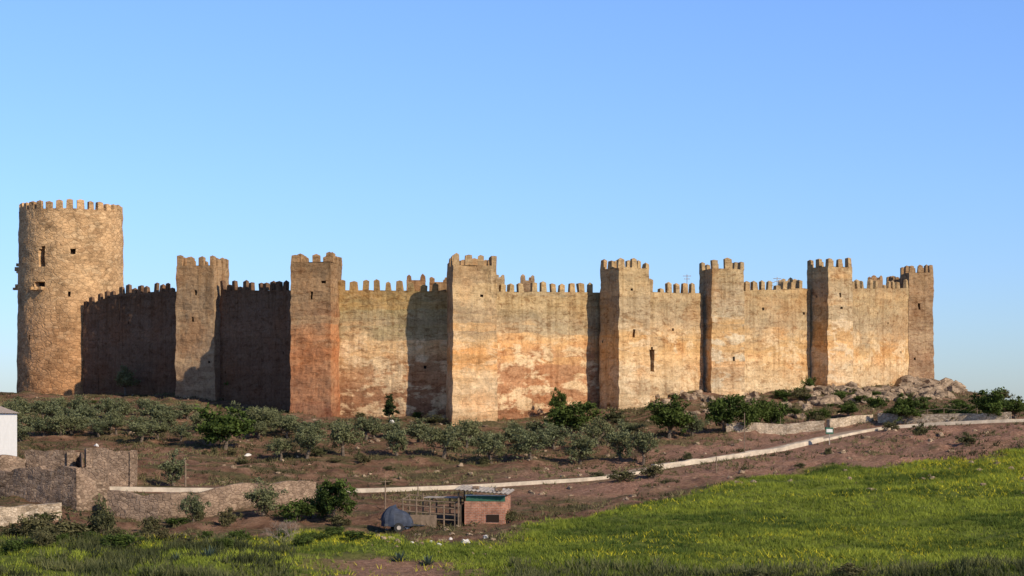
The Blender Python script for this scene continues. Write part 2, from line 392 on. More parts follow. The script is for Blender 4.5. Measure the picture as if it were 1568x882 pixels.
def cwall(name,pts,zt,mat,seed,th=1.8,skip=.05,holes=(),sp=1.32,base=-6.,w=.68):
    mb=MB();random.seed(seed)
    for k in range(len(pts)-1):
        A=np.array(pts[k],float);B=np.array(pts[k+1],float);L=np.linalg.norm(B-A);dd=(B-A)/L;nn=np.array([dd[1],-dd[0]])
        za,zb=zt[k],zt[k+1]
        hs=[]
        for _ in range(int(L*.18)):
            s=random.uniform(.6,L-.6);z=random.uniform(3,za-1.5);hs.append((s-.15,s+.15,z-.15,z+.15,.25))
        hs+=[h for kk,h in holes if kk==k]
        mb.grid(lambda s,z,dep:(*(A+dd*s-nn*dep),z),L,base,lambda s:za+(zb-za)*s/L,.32,0,hs,hm=1)
        mb.grid(lambda s,z,dep:(*(B-dd*s-nn*th),z),L,base,lambda s:zb+(za-zb)*s/L,1.2,0)
        mb.face([(*A,za),(*B,zb),(*(B-nn*th),zb),(*(A-nn*th),za)],[(0,0),(L,0),(L,th),(0,th)],0)
        for Q_,zq in((A,za),(B,zb)):
            mb.face([(*Q_,base),(*(Q_-nn*th),base),(*(Q_-nn*th),zq),(*Q_,zq)],[(0,base),(th,base),(th,zq),(0,zq)],0)
        merl(mb,A,B,za,sp,w,.45,1.2,skip,zt2=zb,corners=True)
    return mb.obj(name,[mat,hole],.16,castle)

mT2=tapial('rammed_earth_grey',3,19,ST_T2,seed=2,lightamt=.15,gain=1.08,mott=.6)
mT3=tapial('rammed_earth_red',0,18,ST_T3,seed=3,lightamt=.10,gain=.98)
mT4=tapial('rammed_earth_banded',-.3,17.5,ST_T4,seed=4.5,lightamt=.5,light=(.64,.48,.29),mott=.6,gain=1.08)
mT5=tapial('rammed_earth_tan',.7,18,ST_R,seed=5,lightamt=.55,light=(.60,.47,.30),gain=1.)
mT6=tapial('rammed_earth_limewash',2.5,18.5,ST_R,seed=6,lightamt=.75,light=(.58,.49,.34),gain=.98)
mT7=tapial('rammed_earth_pale',3,19.5,ST_R,seed=7.7,lightamt=.65,light=(.60,.48,.32),gain=1.)
mT8=tapial('rammed_earth_brown',5,20,ST_T2,seed=8,lightamt=.2,gain=1.1)
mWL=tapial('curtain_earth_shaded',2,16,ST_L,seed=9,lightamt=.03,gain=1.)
mW3=tapial('curtain_earth_ochre',0,15,ST_W3,seed=10.2,lightamt=.8,gain=1.1)
mW4=tapial('curtain_earth_orange',0,15,ST_W4,seed=11.4,lightamt=.85,gain=1.)
mW6=tapial('curtain_earth_light',2,16,ST_R,seed=12.7,lightamt=.75,light=(.62,.46,.27),gain=.97)

def pt(u,d): return ((u-UC)/F*d,d)
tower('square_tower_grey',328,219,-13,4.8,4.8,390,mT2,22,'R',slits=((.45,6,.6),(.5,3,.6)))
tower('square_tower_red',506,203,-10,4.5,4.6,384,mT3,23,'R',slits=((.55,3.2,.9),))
tower('square_tower_banded',694,200,10,4.75,4.9,388,mT4,24,'L',slits=((.5,5,.6),))
tower('square_tower_tan',948,208,28.5,4.1,4.1,392,mT5,25,'L',slits=((.5,3.5,.7),(.45,7,.9)))
tower('square_tower_limewashed',1090,218,15.5,4.1,4.1,395,mT6,26,'L',slits=((.5,4,.6),(.5,9,.6)))
tower('square_tower_pale',1268,226,31,3.9,4.0,392,mT7,27,'L',slits=((.5,3.2,.7),))
tower('square_tower_end',1392,245,6,3.3,4.0,403,mT8,28,'L',slits=((.4,4,.8),))
zt=lambda v,d:(HV-v)*d/F-1.15
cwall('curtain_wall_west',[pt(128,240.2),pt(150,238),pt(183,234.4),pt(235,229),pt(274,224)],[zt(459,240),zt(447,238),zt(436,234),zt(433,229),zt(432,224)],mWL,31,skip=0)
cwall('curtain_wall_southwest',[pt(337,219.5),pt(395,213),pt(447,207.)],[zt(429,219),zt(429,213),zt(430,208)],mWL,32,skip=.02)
cwall('curtain_wall_south',[pt(519,206.3),pt(688,204.6)],[zt(428,206),zt(430,204.6)],mW3,33)
cwall('curtain_wall_southeast',[pt(755,204.),pt(815,207.3),pt(922,212.6)],[zt(431,204),zt(431,207),zt(432,212)],mW4,34,skip=.03)
cwall('curtain_wall_gate',[pt(975,212.5),pt(1076,219.5)],[zt(432,213),zt(434,219)],mW6,35,holes=[(0,(1.95,2.75,5.6,8.0,.9)),(0,(2.2,2.5,7.9,8.3,.9))])
cwall('curtain_wall_east',[pt(1130,221),pt(1240,228.5)],[zt(431,222),zt(427,228)],mW6,36)
cwall('curtain_wall_far_east',[pt(1298,230),pt(1397,246)],[zt(428,230),zt(428,246)],mW6,37,skip=.1)
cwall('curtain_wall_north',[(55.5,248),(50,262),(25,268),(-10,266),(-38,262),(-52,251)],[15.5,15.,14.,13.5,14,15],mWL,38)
def turret(name,u0,u1,d,v,seed,mat):
    mb=MB();random.seed(seed);A=np.array(pt(u0,d));B=np.array(pt(u1,d));z=zt(v,d)+.35
    P=[A,B,B+[0,3],A+[0,3]]
    for k in range(4):
        a,b_=P[k],P[(k+1)%4];L=np.linalg.norm(b_-a);dd=(b_-a)/L
        mb.grid(lambda s,z_,dep:(*(a+dd*s),z_),L,4,lambda s:z,.6)
        merl(mb,a,b_,z,1.05,.62,.4,.75,0,corners=True)
    mb.face([(*p,z) for p in P],None,0);mb.obj(name,[mat],.08,castle)
turret('stair_turret_west',622,650,209,418,41,mT3)
turret('stair_turret_middle',657,686,209,421,42,mT3)
turret('stair_turret_keep',797,818,214,419,43,mT8)
turret('stair_turret_inner',755,772,210,417,44,mT4)
turret('stair_turret_small',990,1000,216,424,47,mT4)
turret('stair_turret_east',1197,1226,231,424,45,mT7)
turret('stair_turret_far',1335,1352,246,419,46,mT8)
turret('stair_turret_far_b',1364,1384,249,419,48,mT8)

# round keep
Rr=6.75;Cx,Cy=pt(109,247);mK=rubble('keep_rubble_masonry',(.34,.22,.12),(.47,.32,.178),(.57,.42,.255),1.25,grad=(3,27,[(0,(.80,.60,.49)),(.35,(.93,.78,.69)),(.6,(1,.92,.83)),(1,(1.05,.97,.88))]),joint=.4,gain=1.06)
mb=MB();ztop=(HV-303)*240/F-1.3
def posr(s,z,dep):
    a=s/Rr-math.pi; r=Rr+(ztop-z)*.012-dep
    return (Cx+r*math.sin(a),Cy-r*math.cos(a),z)
CL=2*math.pi*Rr
def sa(u):
    x=(u-109)/F*241/Rr;return (math.asin(max(-1,min(1,x)))+math.pi)*Rr
zz=lambda v,d=241:(HV-v)*d/F
mb.grid(posr,CL,-4,lambda s:ztop,.33,0,[(sa(84)-.52,sa(84)+.52,zz(407),zz(382),1.6),(sa(84)-.3,sa(84)+.3,zz(383),zz(378),1.6),(sa(130)-.32,sa(130)+.3,zz(389),zz(381),.7),(sa(79)-.75,sa(79)+.75,zz(440),zz(430),.8),(sa(67),sa(67)+.4,zz(441),zz(436),.4),(sa(60),sa(60)+.4,zz(520),zz(514),.4),(sa(122),sa(122)+.4,zz(455),zz(449),.4)],hm=1)
mb.face([posr(k*CL/60,ztop,0) for k in range(60)],None,0)
random.seed(5)
for k in range(30):
    a=2*math.pi*k/30;r=Rr-.3
    if k==17: continue
    mb.box((Cx+r*math.sin(a),Cy-r*math.cos(a)),.86*random.uniform(.9,1.08),.55,ztop-.05,ztop+1.1*random.uniform(.75,1),a,0,cap=.15,tap=.92)
for (vz,l,th_) in((398,.45,.35),(404,.6,.5),(410,.35,.3),(431,.5,.4),(436,.8,.3)):
    a=-math.radians(84);r=Rr+l/2
    mb.box((Cx+r*math.sin(a),Cy-r*math.cos(a)),.8,l,zz(vz)-th_,zz(vz),a,0)
for du in(-.8,0,.8):
    a=(sa(76)+du)/Rr-math.pi;r=Rr+.45
    mb.box((Cx+r*math.sin(a),Cy-r*math.cos(a)),.3,.7,zz(441)-.3,zz(441)+.1,a,0)
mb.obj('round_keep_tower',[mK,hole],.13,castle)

# ------------------------------------------------------------------ road, low walls
conc=plain('pale_concrete',(.52,.44,.34),.3,1.2,.9)
stone=rubble('drystone',(.32,.24,.16),(.48,.38,.27),(.59,.49,.37),3.2);stone_d=rubble('drystone_brown',(.17,.115,.075),(.28,.195,.135),(.40,.29,.20),2.6)
def strip(name,pts,w,lift,mat,kerb=None):
    mb=MB();n=len(pts);t=np.gradient(pts,axis=0);t/=np.linalg.norm(t,axis=1)[:,None];nr=np.stack([t[:,1],-t[:,0]],1)
    for i in range(n-1):
        a,b_=pts[i],pts[i+1]
        za,zb=float(H0(*a))+lift,float(H0(*b_))+lift
        A0=a-nr[i]*w/2;A1=a+nr[i]*w/2;B0=b_-nr[i+1]*w/2;B1=b_+nr[i+1]*w/2
        mb.face([(*A1,za),(*B1,zb),(*B0,zb),(*A0,za)],None,0)
        if kerb:
            kh,kw=kerb
            k0,k1=a+nr[i]*(w/2+kw),b_+nr[i+1]*(w/2+kw)
            mb.face([(*A1,za+kh),(*k0,za+kh),(*k1,zb+kh),(*B1,zb+kh)],None,1)
            mb.face([(*k0,za-.7),(*k1,zb-.7),(*k1,zb+kh),(*k0,za+kh)],None,1)
            mb.face([(*A1,za),(*B1,zb),(*B1,zb+kh),(*A1,za+kh)],None,1)
    return mb
roadm=plain('dusty_road',(.32,.24,.175),.35,.9,.95)
strip('road',PATH,2.3,.05,conc,(.16,.3)).obj('road',[roadm,conc],0)
def lowwall(name,pix,h,th,mat,disp=.09,rag=.25):
    pts=resample([hit(*p) for p in pix],.5);mb=MB();n=len(pts)
    t=np.gradient(pts,axis=0);t/=np.linalg.norm(t,axis=1)[:,None];nr=np.stack([t[:,1],-t[:,0]],1)
    g=Hn(pts[:,0],pts[:,1]);g=np.convolve(np.pad(g,4,mode='edge'),np.ones(9)/9,'valid');hh=h*(1-rag*fbm(np.arange(n)*.35,np.zeros(n)+len(pix),int(h*100)))
    nz=max(2,int((h+.6)/.3))
    for i in range(n-1):
        for sgn in(1,-1):
            for j in range(nz):
                def P(k,jj):
                    q=pts[k]+nr[k]*th/2*sgn;z=g[k]-.9+(hh[k]+.9)*jj/nz;return (q[0],q[1],z)
                mb.face([P(i,j),P(i+1,j),P(i+1,j+1),P(i,j+1)],None,0)
        f=lambda k,s:(pts[k][0]+nr[k][0]*th/2*s,pts[k][1]+nr[k][1]*th/2*s,g[k]+hh[k])
        mb.face([f(i,1),f(i+1,1),f(i+1,-1),f(i,-1)],None,0)
    for k in(0,n-1):
        q=lambda s,z:(pts[k][0]+nr[k][0]*th/2*s,pts[k][1]+nr[k][1]*th/2*s,z)
        mb.face([q(1,g[k]-.9),q(-1,g[k]-.9),q(-1,g[k]+hh[k]),q(1,g[k]+hh[k])],None,0)
    return mb.obj(name,[mat],disp,dscale=1.2)
lowwall('stone_wall',[(1112,663),(1180,661),(1262,657)],1.15,.5,stone)
lowwall('stone_wall',[(1268,657),(1300,653),(1335,649)],1.0,.5,stone)
lowwall('stone_wall',[(1345,650),(1430,648),(1548,645)],1.0,.5,stone)
lowwall('stone_wall',[(1000,720),(1060,711),(1120,703),(1200,690),(1258,676)],.5,.5,conc,rag=.4)
lowwall('retaining_wall',[(168,784),(260,792),(360,788),(480,774)],2.2,.6,stone_d,rag=.25)
lowwall('stone_wall',[(-60,806),(0,800),(92,795)],1.4,.5,stone,rag=.2)

def ruin(name,walls,mat):
    mb=MB()
    for (ua,da,ub,db,va,vb,th) in walls:
        A=np.array(pt(ua,da));B=np.array(pt(ub,db));L=np.linalg.norm(B-A);dd=(B-A)/L;nn=np.array([dd[1],-dd[0]])
        za=(HV-va)*da/F;zb=(HV-vb)*db/F;g0=min(G(*A),G(*B))-1.2
        def rg(s):
            st_=float(h2(np.array([int(s/1.5)]),np.array([int(ua)]),4)[0])
            return za+(zb-za)*s/L+.30*(st_-.6)+.06*math.sin(s*3)
        mb.grid(lambda s,z,dep:(*(A+dd*s),z),L,g0,rg,.3)
        mb.grid(lambda s,z,dep:(*(B-dd*s-nn*th),z),L,g0,lambda s:rg(L-s),.3)
        k=max(2,int(round(L/.3)))
        for i in range(k):
            a,b_=L*i/k,L*(i+1)/k
            mb.face([(*(A+dd*a),rg(a)),(*(A+dd*b_),rg(b_)),(*(A+dd*b_-nn*th),rg(b_)),(*(A+dd*a-nn*th),rg(a))],None,0)
        for Q_,zq in((A,rg(0)),(B,rg(L))):
            mb.face([(*Q_,g0),(*(Q_-nn*th),g0),(*(Q_-nn*th),zq),(*Q_,zq)],None,0)
    return mb.obj(name,[mat],.09,dscale=1.1)
ruin('ruined_stone_house',[(38,152,112,151,692,692,.5),(112,151,127,158,694,696,.5),(0,146,40,147,699,701,.5),(-70,150,0,146,700,698,.5)],stone_d)
ruin('ruined_stone_house',[(141,149,208,149,687,690,.5),(208,149,210,156,690,694,.5),(141,149,139,156,687,690,.5),(122,145,165,145,716,718,.4)],stone_d)
ruin('ruined_stone_house',[(-70,143,117,137,720,716,.6),(117,137,168,139,718,742,.6)],stone_d)
white=plain('whitewash',(.78,.77,.74),.06,2,.9);tile=plain('grey_clay_roof_tiles',(.33,.27,.23),.35,4)
house=empty('white_house');mb=MB();cx,cy=pt(-42,160);g0=G(cx,cy)-2
zt_=(HV-633)*160/F
mb.box((cx,cy),6.1,6,g0,zt_,0,0)
mb.obj('walls',[white],0,house)
mb=MB();a=[(cx-3.4,cy-3.3,zt_+.02),(cx+3.25,cy-3.3,zt_+.02),(cx+3.25,cy+3.3,zt_+.02),(cx-3.4,cy+3.3,zt_+.02)];r0=(cx-3.4,cy,zt_+1.0);r1=(cx+1.4,cy,zt_+1.0)
mb.face([a[0],a[1],r1,r0],None,0);mb.face([a[2],a[3],r0,r1],None,0);mb.face([a[1],a[2],r1],None,0);mb.face([a[3],a[0],r0],None,0);mb.face(a[::-1],None,0)
mb.obj('roof',[tile],0,house)
mb=MB();mb.box((cx+1,cy-3.03),.9,.06,zt_-1.9,zt_-.9,0,0);mb.obj('window',[hole],0,house)

# ------------------------------------------------------------------ brick hut, pen, trailer
brick,nt,b=newmat('red_brick');Q=N(nt);tc=Q.n('ShaderNodeTexCoord');br=Q.n('ShaderNodeTexBrick');Q.l(tc.outputs['UV'],br.inputs['Vector'])
br.inputs['Scale'].default_value=1;br.inputs['Brick Width'].default_value=.3;br.inputs['Row Height'].default_value=.12;br.inputs['Mortar Size'].default_value=.012
br.inputs['Color1'].default_value=(.46,.19,.11,1);br.inputs['Color2'].default_value=(.33,.14,.085,1);br.inputs['Mortar'].default_value=(.40,.31,.24,1)
Q.l(Q.mix(1.,br.outputs['Color'],Q.ramp(Q.noise(tc.outputs['Object'],2,6),[(.3,.5),(.7,1.35)]),'MULTIPLY'),b.inputs['Base Color'])
sheet=plain('grey_roof_sheet',(.34,.30,.26),.45,2.5,.6);green=plain('green_paint',(.04,.12,.08),.35,3);wood=plain('weathered_wood',(.20,.145,.10),.35,4);darkm=plain('dark_metal',(.05,.055,.065),.3,3,.5);rub=plain('tyre_rubber',(.03,.03,.03),.2,5);wp=plain('white_paint',(.6,.6,.57),.2,3);tarp=plain('dark_blue_tarpaulin',(.04,.05,.075),.4,2.2,.6)
hx,hy=hit(742,803);hg=G(hx,hy)
hut=empty('brick_hut');ang=math.radians(-9);ca,sn=math.cos(ang),math.sin(ang)
def hp(a,b_): return (hx+a*ca-b_*sn,hy+a*sn+b_*ca)
mb=MB();W=1.45
mb.box(hp(0,.1),2*W,.2,hg-.5,hg+1.55,ang,0)
mb.box(hp(W-.1,1.3),.2,2.2,hg-.5,hg+1.85,ang,0)
mb.box(hp(0,2.5),2*W,.2,hg-.5,hg+1.9,ang,0)
mb.box(hp(-W+.1,1.75),.2,1.3,hg-.5,hg+2.0,ang,0)
mb.obj('walls',[brick],0,hut)
mb=MB();mb.box(hp(.05,.1),2*W-.1,.14,hg+1.55,hg+1.95,ang,0);mb.box(hp(.6,-.02),.9,.05,hg+.1,hg+.62,ang,1);mb.obj('green_panel',[green,hole],0,hut)
mb=MB();mb.box(hp(-W-.45,.15),.1,.1,hg-.3,hg+2.2,ang,0);mb.box(hp(-W-.45,2.4),.1,.1,hg-.3,hg+2.3,ang,0);mb.box(hp(.05,-.03),2*W,.08,hg+1.95,hg+2.03,ang,1);mb.box(hp(-W-.3,1.3),.05,2.2,hg-.3,hg+1.3,ang,0);mb.obj('frame',[wood,wp],0,hut)
mb=MB()
n=26
for i in range(n):
    f=lambda k:-W-.75+(2*W+1.)*k/n
    zf=lambda k:hg+2.42-.30*k/n+(.035 if k%2 else -.035)
    for z_off in(0,-.05):
        mb.face([(*hp(f(i),-.4),zf(i)+z_off),(*hp(f(i+1),-.4),zf(i+1)+z_off),(*hp(f(i+1),2.9),zf(i+1)+.2+z_off),(*hp(f(i),2.9),zf(i)+.2+z_off)],None,0)
mb.box(hp(.9,.6),.5,.5,hg+2.3,hg+2.5,ang+.3,1);mb.box(hp(-.8,1.),.4,.35,hg+2.4,hg+2.6,ang-.2,1)
mb.obj('roof',[sheet,stone_d],0,hut)
pen=MB()
def rail(p,q,r=.05,m=0): pen.cyl(p,q,r,r,6,m)
px=[-6.,-5.,-4.,-3.,-2.2]
for i,a in enumerate(px):
    for bb in(.3,2.6):
        P=hp(a,bb);gg=G(*P);rail((*P,gg-.3),(*P,gg+1.75+.1*math.sin(a*7)),.06)
for k,hh in enumerate((.5,.95,1.4,1.75)):
    for bb in(.3,2.6):
        A=hp(px[0]-.2,bb);B=hp(px[-1]+.2,bb);rail((*A,G(*A)+hh),(*B,G(*B)+hh+.08*math.sin(k*5+bb)),.045)
for a in px[::2]:
    A=hp(a,.3);B=hp(a,2.6);rail((*A,G(*A)+1.7),(*B,G(*B)+1.7))
A=hp(-4.4,-.2);pen.box(A,1.9,.06,G(*A)-.1,G(*A)+.8,ang+.12,0)
B=hp(-3.2,1.4);pen.box(B,2.6,1.8,G(*B)+1.72,G(*B)+1.78,ang,1)
pen.obj('wooden_pen',[wood,sheet],0)
tx,ty=hit(609,808);tg=G(tx,ty);tr=empty('covered_trailer');mb=MB()
ta=math.radians(12);tp=lambda a,b_,z:(tx+a*math.cos(ta)-b_*math.sin(ta),ty+a*math.sin(ta)+b_*math.cos(ta),tg+z)
NA,NB=26,10
def tpos(i,j):
    t=2*math.pi*i/NA;f=j/NB
    cx_=math.copysign(abs(math.cos(t))**.55,math.cos(t));sy_=math.copysign(abs(math.sin(t))**.55,math.sin(t))
    r=(1-f**2.6)**.6 if f<1 else 0
    z=.42+1.35*f*(1+.12*cx_*-1)
    fold=1+.06*math.sin(t*7+f*2)+.05*mnoise.noise(Vector((cx_*2,sy_*2,f*3)))
    return tp(1.1*cx_*r*fold-.1*f,.72*sy_*r*fold,z+.06*mnoise.noise(Vector((cx_*3,sy_*3,f))))
for j in range(NB):
    for i in range(NA): mb.face([tpos(i,j),tpos(i+1,j),tpos(i+1,j+1),tpos(i,j+1)],None,0)
mb.obj('tarpaulin',[tarp],0,tr)
mb=MB()
for s in(-.8,.8): mb.cyl(tp(-.05,s-.1,.34),tp(-.05,s+.1,.34),.34,.34,18,0);mb.cyl(tp(-.05,s-.12,.34),tp(-.05,s+.12,.34),.15,.15,12,1)
mb.obj('wheels',[rub,sheet],0,tr)
mb=MB()
mb.box(tp(0,0,0)[:2],2.05,1.25,tg+.45,tg+.62,ta,0)
for s in(-.45,.45): mb.cyl(tp(1.0,s,.5),tp(1.9,0,.42),.04,.04,6,0)
mb.cyl(tp(1.85,0,.42),tp(1.85,0,-.02),.04,.04,6,0);mb.cyl(tp(-.05,-.7,.36),tp(-.05,.7,.36),.05,.05,6,0)
mb.obj('chassis',[darkm],0,tr)

def pole(name,u,v,h,r=.05,mat=wood,arm=None):
    x,y=hit(u,v);g=G(x,y);mb=MB();mb.cyl((x,y,g-.3),(x,y,g+h),r,r*.7,8,0)
    if arm: mb.cyl((x-arm,y,g+h-.12),(x+arm,y,g+h-.12),.03,.03,6,0)
    mb.obj(name,[mat],0)
pole('utility_pole',590,775,2.3,.06,arm=.4);pole('wooden_post',284,745,2.2,.09);pole('utility_pole',1140,700,4.0,.05);pole('wooden_post',1097,722,1.4,.05);pole('wooden_post',640,760,1.2,.05);pole('wooden_post',1195,655,1.6,.05)
def mast(u,d,v0,v1,name):
    x,y=pt(u,d);mb=MB();z0,z1=(HV-v0)*d/F,(HV-v1)*d/F;mb.cyl((x,y,z0),(x,y,z1),.05,.04,6,0)
    for k,(l) in enumerate((.5,.35)): mb.cyl((x-l,y,z1-.2-.35*k),(x+l,y,z1-.2-.35*k),.035,.035,6,0)
    mb.obj(name,[sheet],0,castle)
mast(1052,219.5,450,420,'antenna_mast');mast(1190,227.5,445,424,'antenna_mast_east');mast(1180,227.5,445,430,'flag_mast')
x,y=hit(1270,682);g0=G(x,y);mb=MB();mb.cyl((x,y,g0-.2),(x,y,g0+1.5),.04,.04,6,0);mb.box((x,y-.05),.75,.05,g0+1.0,g0+1.6,.2,1);mb.box((x,y-.08),.6,.02,g0+1.15,g0+1.45,.2,2);mb.obj('information_sign',[sheet,green,wp],0)
pts=resample([hit(*p) for p in [(1345,646),(1430,643),(1548,640)]],1.6);mb=MB()
for k in range(len(pts)):
    g_=G(*pts[k]);mb.cyl((*pts[k],g_-.2),(*pts[k],g_+1.25),.04,.04,6,0)
    if k:
        for hh in(.7,1.2): mb.cyl((*pts[k-1],G(*pts[k-1])+hh),(*pts[k],g_+hh),.03,.03,5,0)
mb.obj('roadside_railing',[wood],0)

# ------------------------------------------------------------------ rocks
def rocks(name,items,mat,seed):
    import bmesh
    random.seed(seed);V=[];Fc=[]
    bm=bmesh.new();bmesh.ops.create_icosphere(bm,subdivisions=2,radius=1);bv=[v.co.copy() for v in bm.verts];bf=[[v.index for v in f.verts] for f in bm.faces];bm.free()
    for (x,y,s) in items:
        z=G(x,y);o=Vector((random.uniform(0,99),random.uniform(0,99),0));sc=Vector((random.uniform(.8,1.5),random.uniform(.7,1.2),random.uniform(.5,.95)))*s
        i0=len(V);ca=random.uniform(0,6.28)
        for v in bv:
            n=mnoise.noise(v*1.3+o)*.55+mnoise.noise(v*3+o)*.2
            cell=mnoise.cell(v*1.6+o)*.14
            w=v*(1+n+cell);w=Vector((w.x*sc.x,w.y*sc.y,w.z*sc.z))
            V.append((x+w.x*math.cos(ca)-w.y*math.sin(ca),y+w.x*math.sin(ca)+w.y*math.cos(ca),z+w.z+s*.1))
        Fc+=[[i0+k for k in f] for f in bf]
    me=bpy.data.meshes.new(name);me.from_pydata(V,[],Fc);me.materials.append(mat);o=bpy.data.objects.new(name,me);scene.collection.objects.link(o)
rockm=rubble('weathered_rock',(.19,.135,.09),(.31,.225,.15),(.41,.31,.215),.8)
random.seed(3);it=[]
for k in range(200):
    u=random.uniform(1235,1462);f=(u-1235)/230;v=random.uniform(600-6*f,622-12*f)
    p=hit(u,v);it.append((p[0],p[1],random.uniform(.3,1.0)))
for k in range(70):
    u=random.uniform(1380,1468);d=random.uniform(232,250);x,y=pt(u,d);it.append((x,y,random.uniform(.7,1.6)*(1-.4*(u-1380)/90)))
for k in range(120):
    u=random.uniform(1000,1240);p=hit(u,random.uniform(592,640));it.append((p[0],p[1],random.uniform(.2,.7)))
rocks('rock_outcrop',it,rockm,8)
it=[]
for k in range(420):
    u=random.uniform(-40,1610);v=random.uniform(600,760);p=hit(u,v)
    if pdist(p[0],p[1])[0]>2.4: it.append((p[0],p[1],random.uniform(.08,.3)))
for k in range(60):
    p=hit(random.uniform(560,800),random.uniform(800,850));it.append((p[0],p[1],random.uniform(.06,.2)))
rocks('scattered_stones',it,rockm,9)
it=[]
for (u,v,s) in((150,700,.3),(380,700,.3),(622,808,.28),(712,828,.3),(745,822,.2),(672,832,.22),(630,830,.16),(690,821,.14),(660,826,.16),(600,650,.3),(652,655,.2),(148,684,.28)):
    p=hit(u,v);it.append((p[0],p[1],s))
rocks('pale_boulders',it,plain('pale_limestone',(.6,.57,.52),.2,3),12)

# ------------------------------------------------------------------ vegetation
def leafmesh(P,size,rr,aspect=.5):
    n=len(P);a=rr.normal(size=(n,3));a/=np.linalg.norm(a,axis=1)[:,None]
    b_=np.cross(a,rr.normal(size=(n,3)));b_/=np.linalg.norm(b_,axis=1)[:,None]
    s=size*rr.uniform(.6,1.3,n)[:,None]
    A=a*s;B=b_*s*aspect
    return np.stack([P-A,P-B*1.,P+A,P+B*1.],1).reshape(-1,3)
def treemesh(name,kind,seed,mats):
    rr=np.random.default_rng(seed);random.seed(seed);mb=MB()
    if kind=='olive': Wd,Ht,base,nc,nl,ls=3.6,3.2,.75,50,54,.125
    elif kind=='round': Wd,Ht,base,nc,nl,ls=4.2,4.2,.6,74,60,.16
    elif kind=='cypress': Wd,Ht,base,nc,nl,ls=1.5,3.2,.2,45,55,.1
    else: Wd,Ht,base,nc,nl,ls=2.2,1.5,.0,34,50,.1
    c=np.array([0,0,base+(Ht-base)*.5]);R=np.array([Wd/2,Wd/2,(Ht-base)*.5])
    cl=[];
    while len(cl)<nc:
        p=rr.normal(size=3);p/=np.linalg.norm(p);r=rr.uniform(.25,1)**.6
        lob=1+.28*math.sin(p[0]*4+seed)+.22*math.sin(p[1]*5+seed*2.3)+.18*math.sin(p[2]*6+seed)
        q=c+p*R*r*.82*lob
        if kind=='cypress': q[:2]*=max(.25,1-.75*max(0,(q[2]-1.2)/2.2))
        if q[2]<base*.7: continue
        cl.append(q)
    cl=np.array(cl)
    if kind!='bush':
        th=base+.25;tw=.17 if kind!='cypress' else .08
        lean=rr.normal(size=2)*.12
        prev=np.array([0,0,-.3]);
        for k in range(4):
            q=np.array([lean[0]*k/3+rr.normal()*.04,lean[1]*k/3,-.3+(th+.3)*(k+1)/4])
            mb.cyl(prev,q,tw*(1.25-.13*k),tw*(1.12-.13*k),7,0,False);prev=q
        for i in rr.choice(nc,min(12,nc),replace=False):
            e=cl[i];mid=(prev+e)/2+np.array([0,0,-.12])+rr.normal(size=3)*.1
            mb.cyl(prev,mid,tw*.5,tw*.28,5,0,False);mb.cyl(mid,e,tw*.28,tw*.08,5,0,False)
    else:
        for i in range(0,nc,4): mb.cyl((0,0,-.1),cl[i],.04,.01,4,0,False)
    nv0=len(mb.v);nf0=len(mb.f)
    P=[];S=[]
    for q in cl:
        n=int(nl*rr.uniform(.5,1.3));rad=rr.uniform(.24,.42)*(Wd/3.6)**.6*(.8 if kind=='cypress' else 1)
        pp=q+rr.normal(size=(n,3))*rad*np.array([.62,.62,.48]);P.append(pp)
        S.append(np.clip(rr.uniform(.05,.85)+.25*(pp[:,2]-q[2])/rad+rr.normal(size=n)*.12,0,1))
    P=np.concatenate(P);S=np.concatenate(S);LV=leafmesh(P,ls,rr)
    V=np.concatenate([np.array(mb.v).reshape(-1,3),LV]);n=len(P)
    Fc=list(mb.f)+[tuple(nv0+4*i+k for k in range(4)) for i in range(n)]
    me=bpy.data.meshes.new(name);me.from_pydata(V.tolist(),[],Fc)
    for m_ in mats:me.materials.append(m_)
    me.polygons.foreach_set('material_index',[0]*nf0+[1]*n)
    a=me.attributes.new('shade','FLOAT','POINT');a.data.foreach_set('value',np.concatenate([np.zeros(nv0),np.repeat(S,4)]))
    me.update();return me,Wd,Ht
bark=plain('bark',(.13,.10,.075),.35,6)
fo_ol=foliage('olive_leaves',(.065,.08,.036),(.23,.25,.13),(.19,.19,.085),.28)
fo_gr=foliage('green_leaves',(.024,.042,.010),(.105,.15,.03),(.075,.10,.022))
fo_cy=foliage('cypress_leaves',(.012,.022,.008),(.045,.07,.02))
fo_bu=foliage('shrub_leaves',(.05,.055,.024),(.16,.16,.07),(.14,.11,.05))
LIB={'olive':[treemesh('olive%d'%k,'olive',k+1,[bark,fo_ol]) for k in range(6)],
 'round':[treemesh('tree%d'%k,'round',k+21,[bark,fo_gr]) for k in range(4)],
 'cypress':[treemesh('cyp','cypress',41,[bark,fo_cy])],
 'bush':[treemesh('bush%d'%k,'bush',k+51,[bark,fo_bu]) for k in range(4)],
 'gbush':[treemesh('gbush%d'%k,'bush',k+61,[bark,fo_gr]) for k in range(3)]}
NM={'olive':'olive_tree','round':'holm_oak_tree','cypress':'cypress_tree','bush':'shrub','gbush':'green_shrub'}
random.seed(77)
def plant(kind,u,v,w,h):
    x,y=hit(u,v);me,Wd,Ht=random.choice(LIB[kind]);o=bpy.data.objects.new(NM[kind],me);scene.collection.objects.link(o)
    o.location=(x,y,G(x,y)-.05);s=w*y/F/Wd;sz=h*y/F/Ht
    o.scale=(s,s,sz);o.rotation_euler=(0,0,random.uniform(0,6.28))
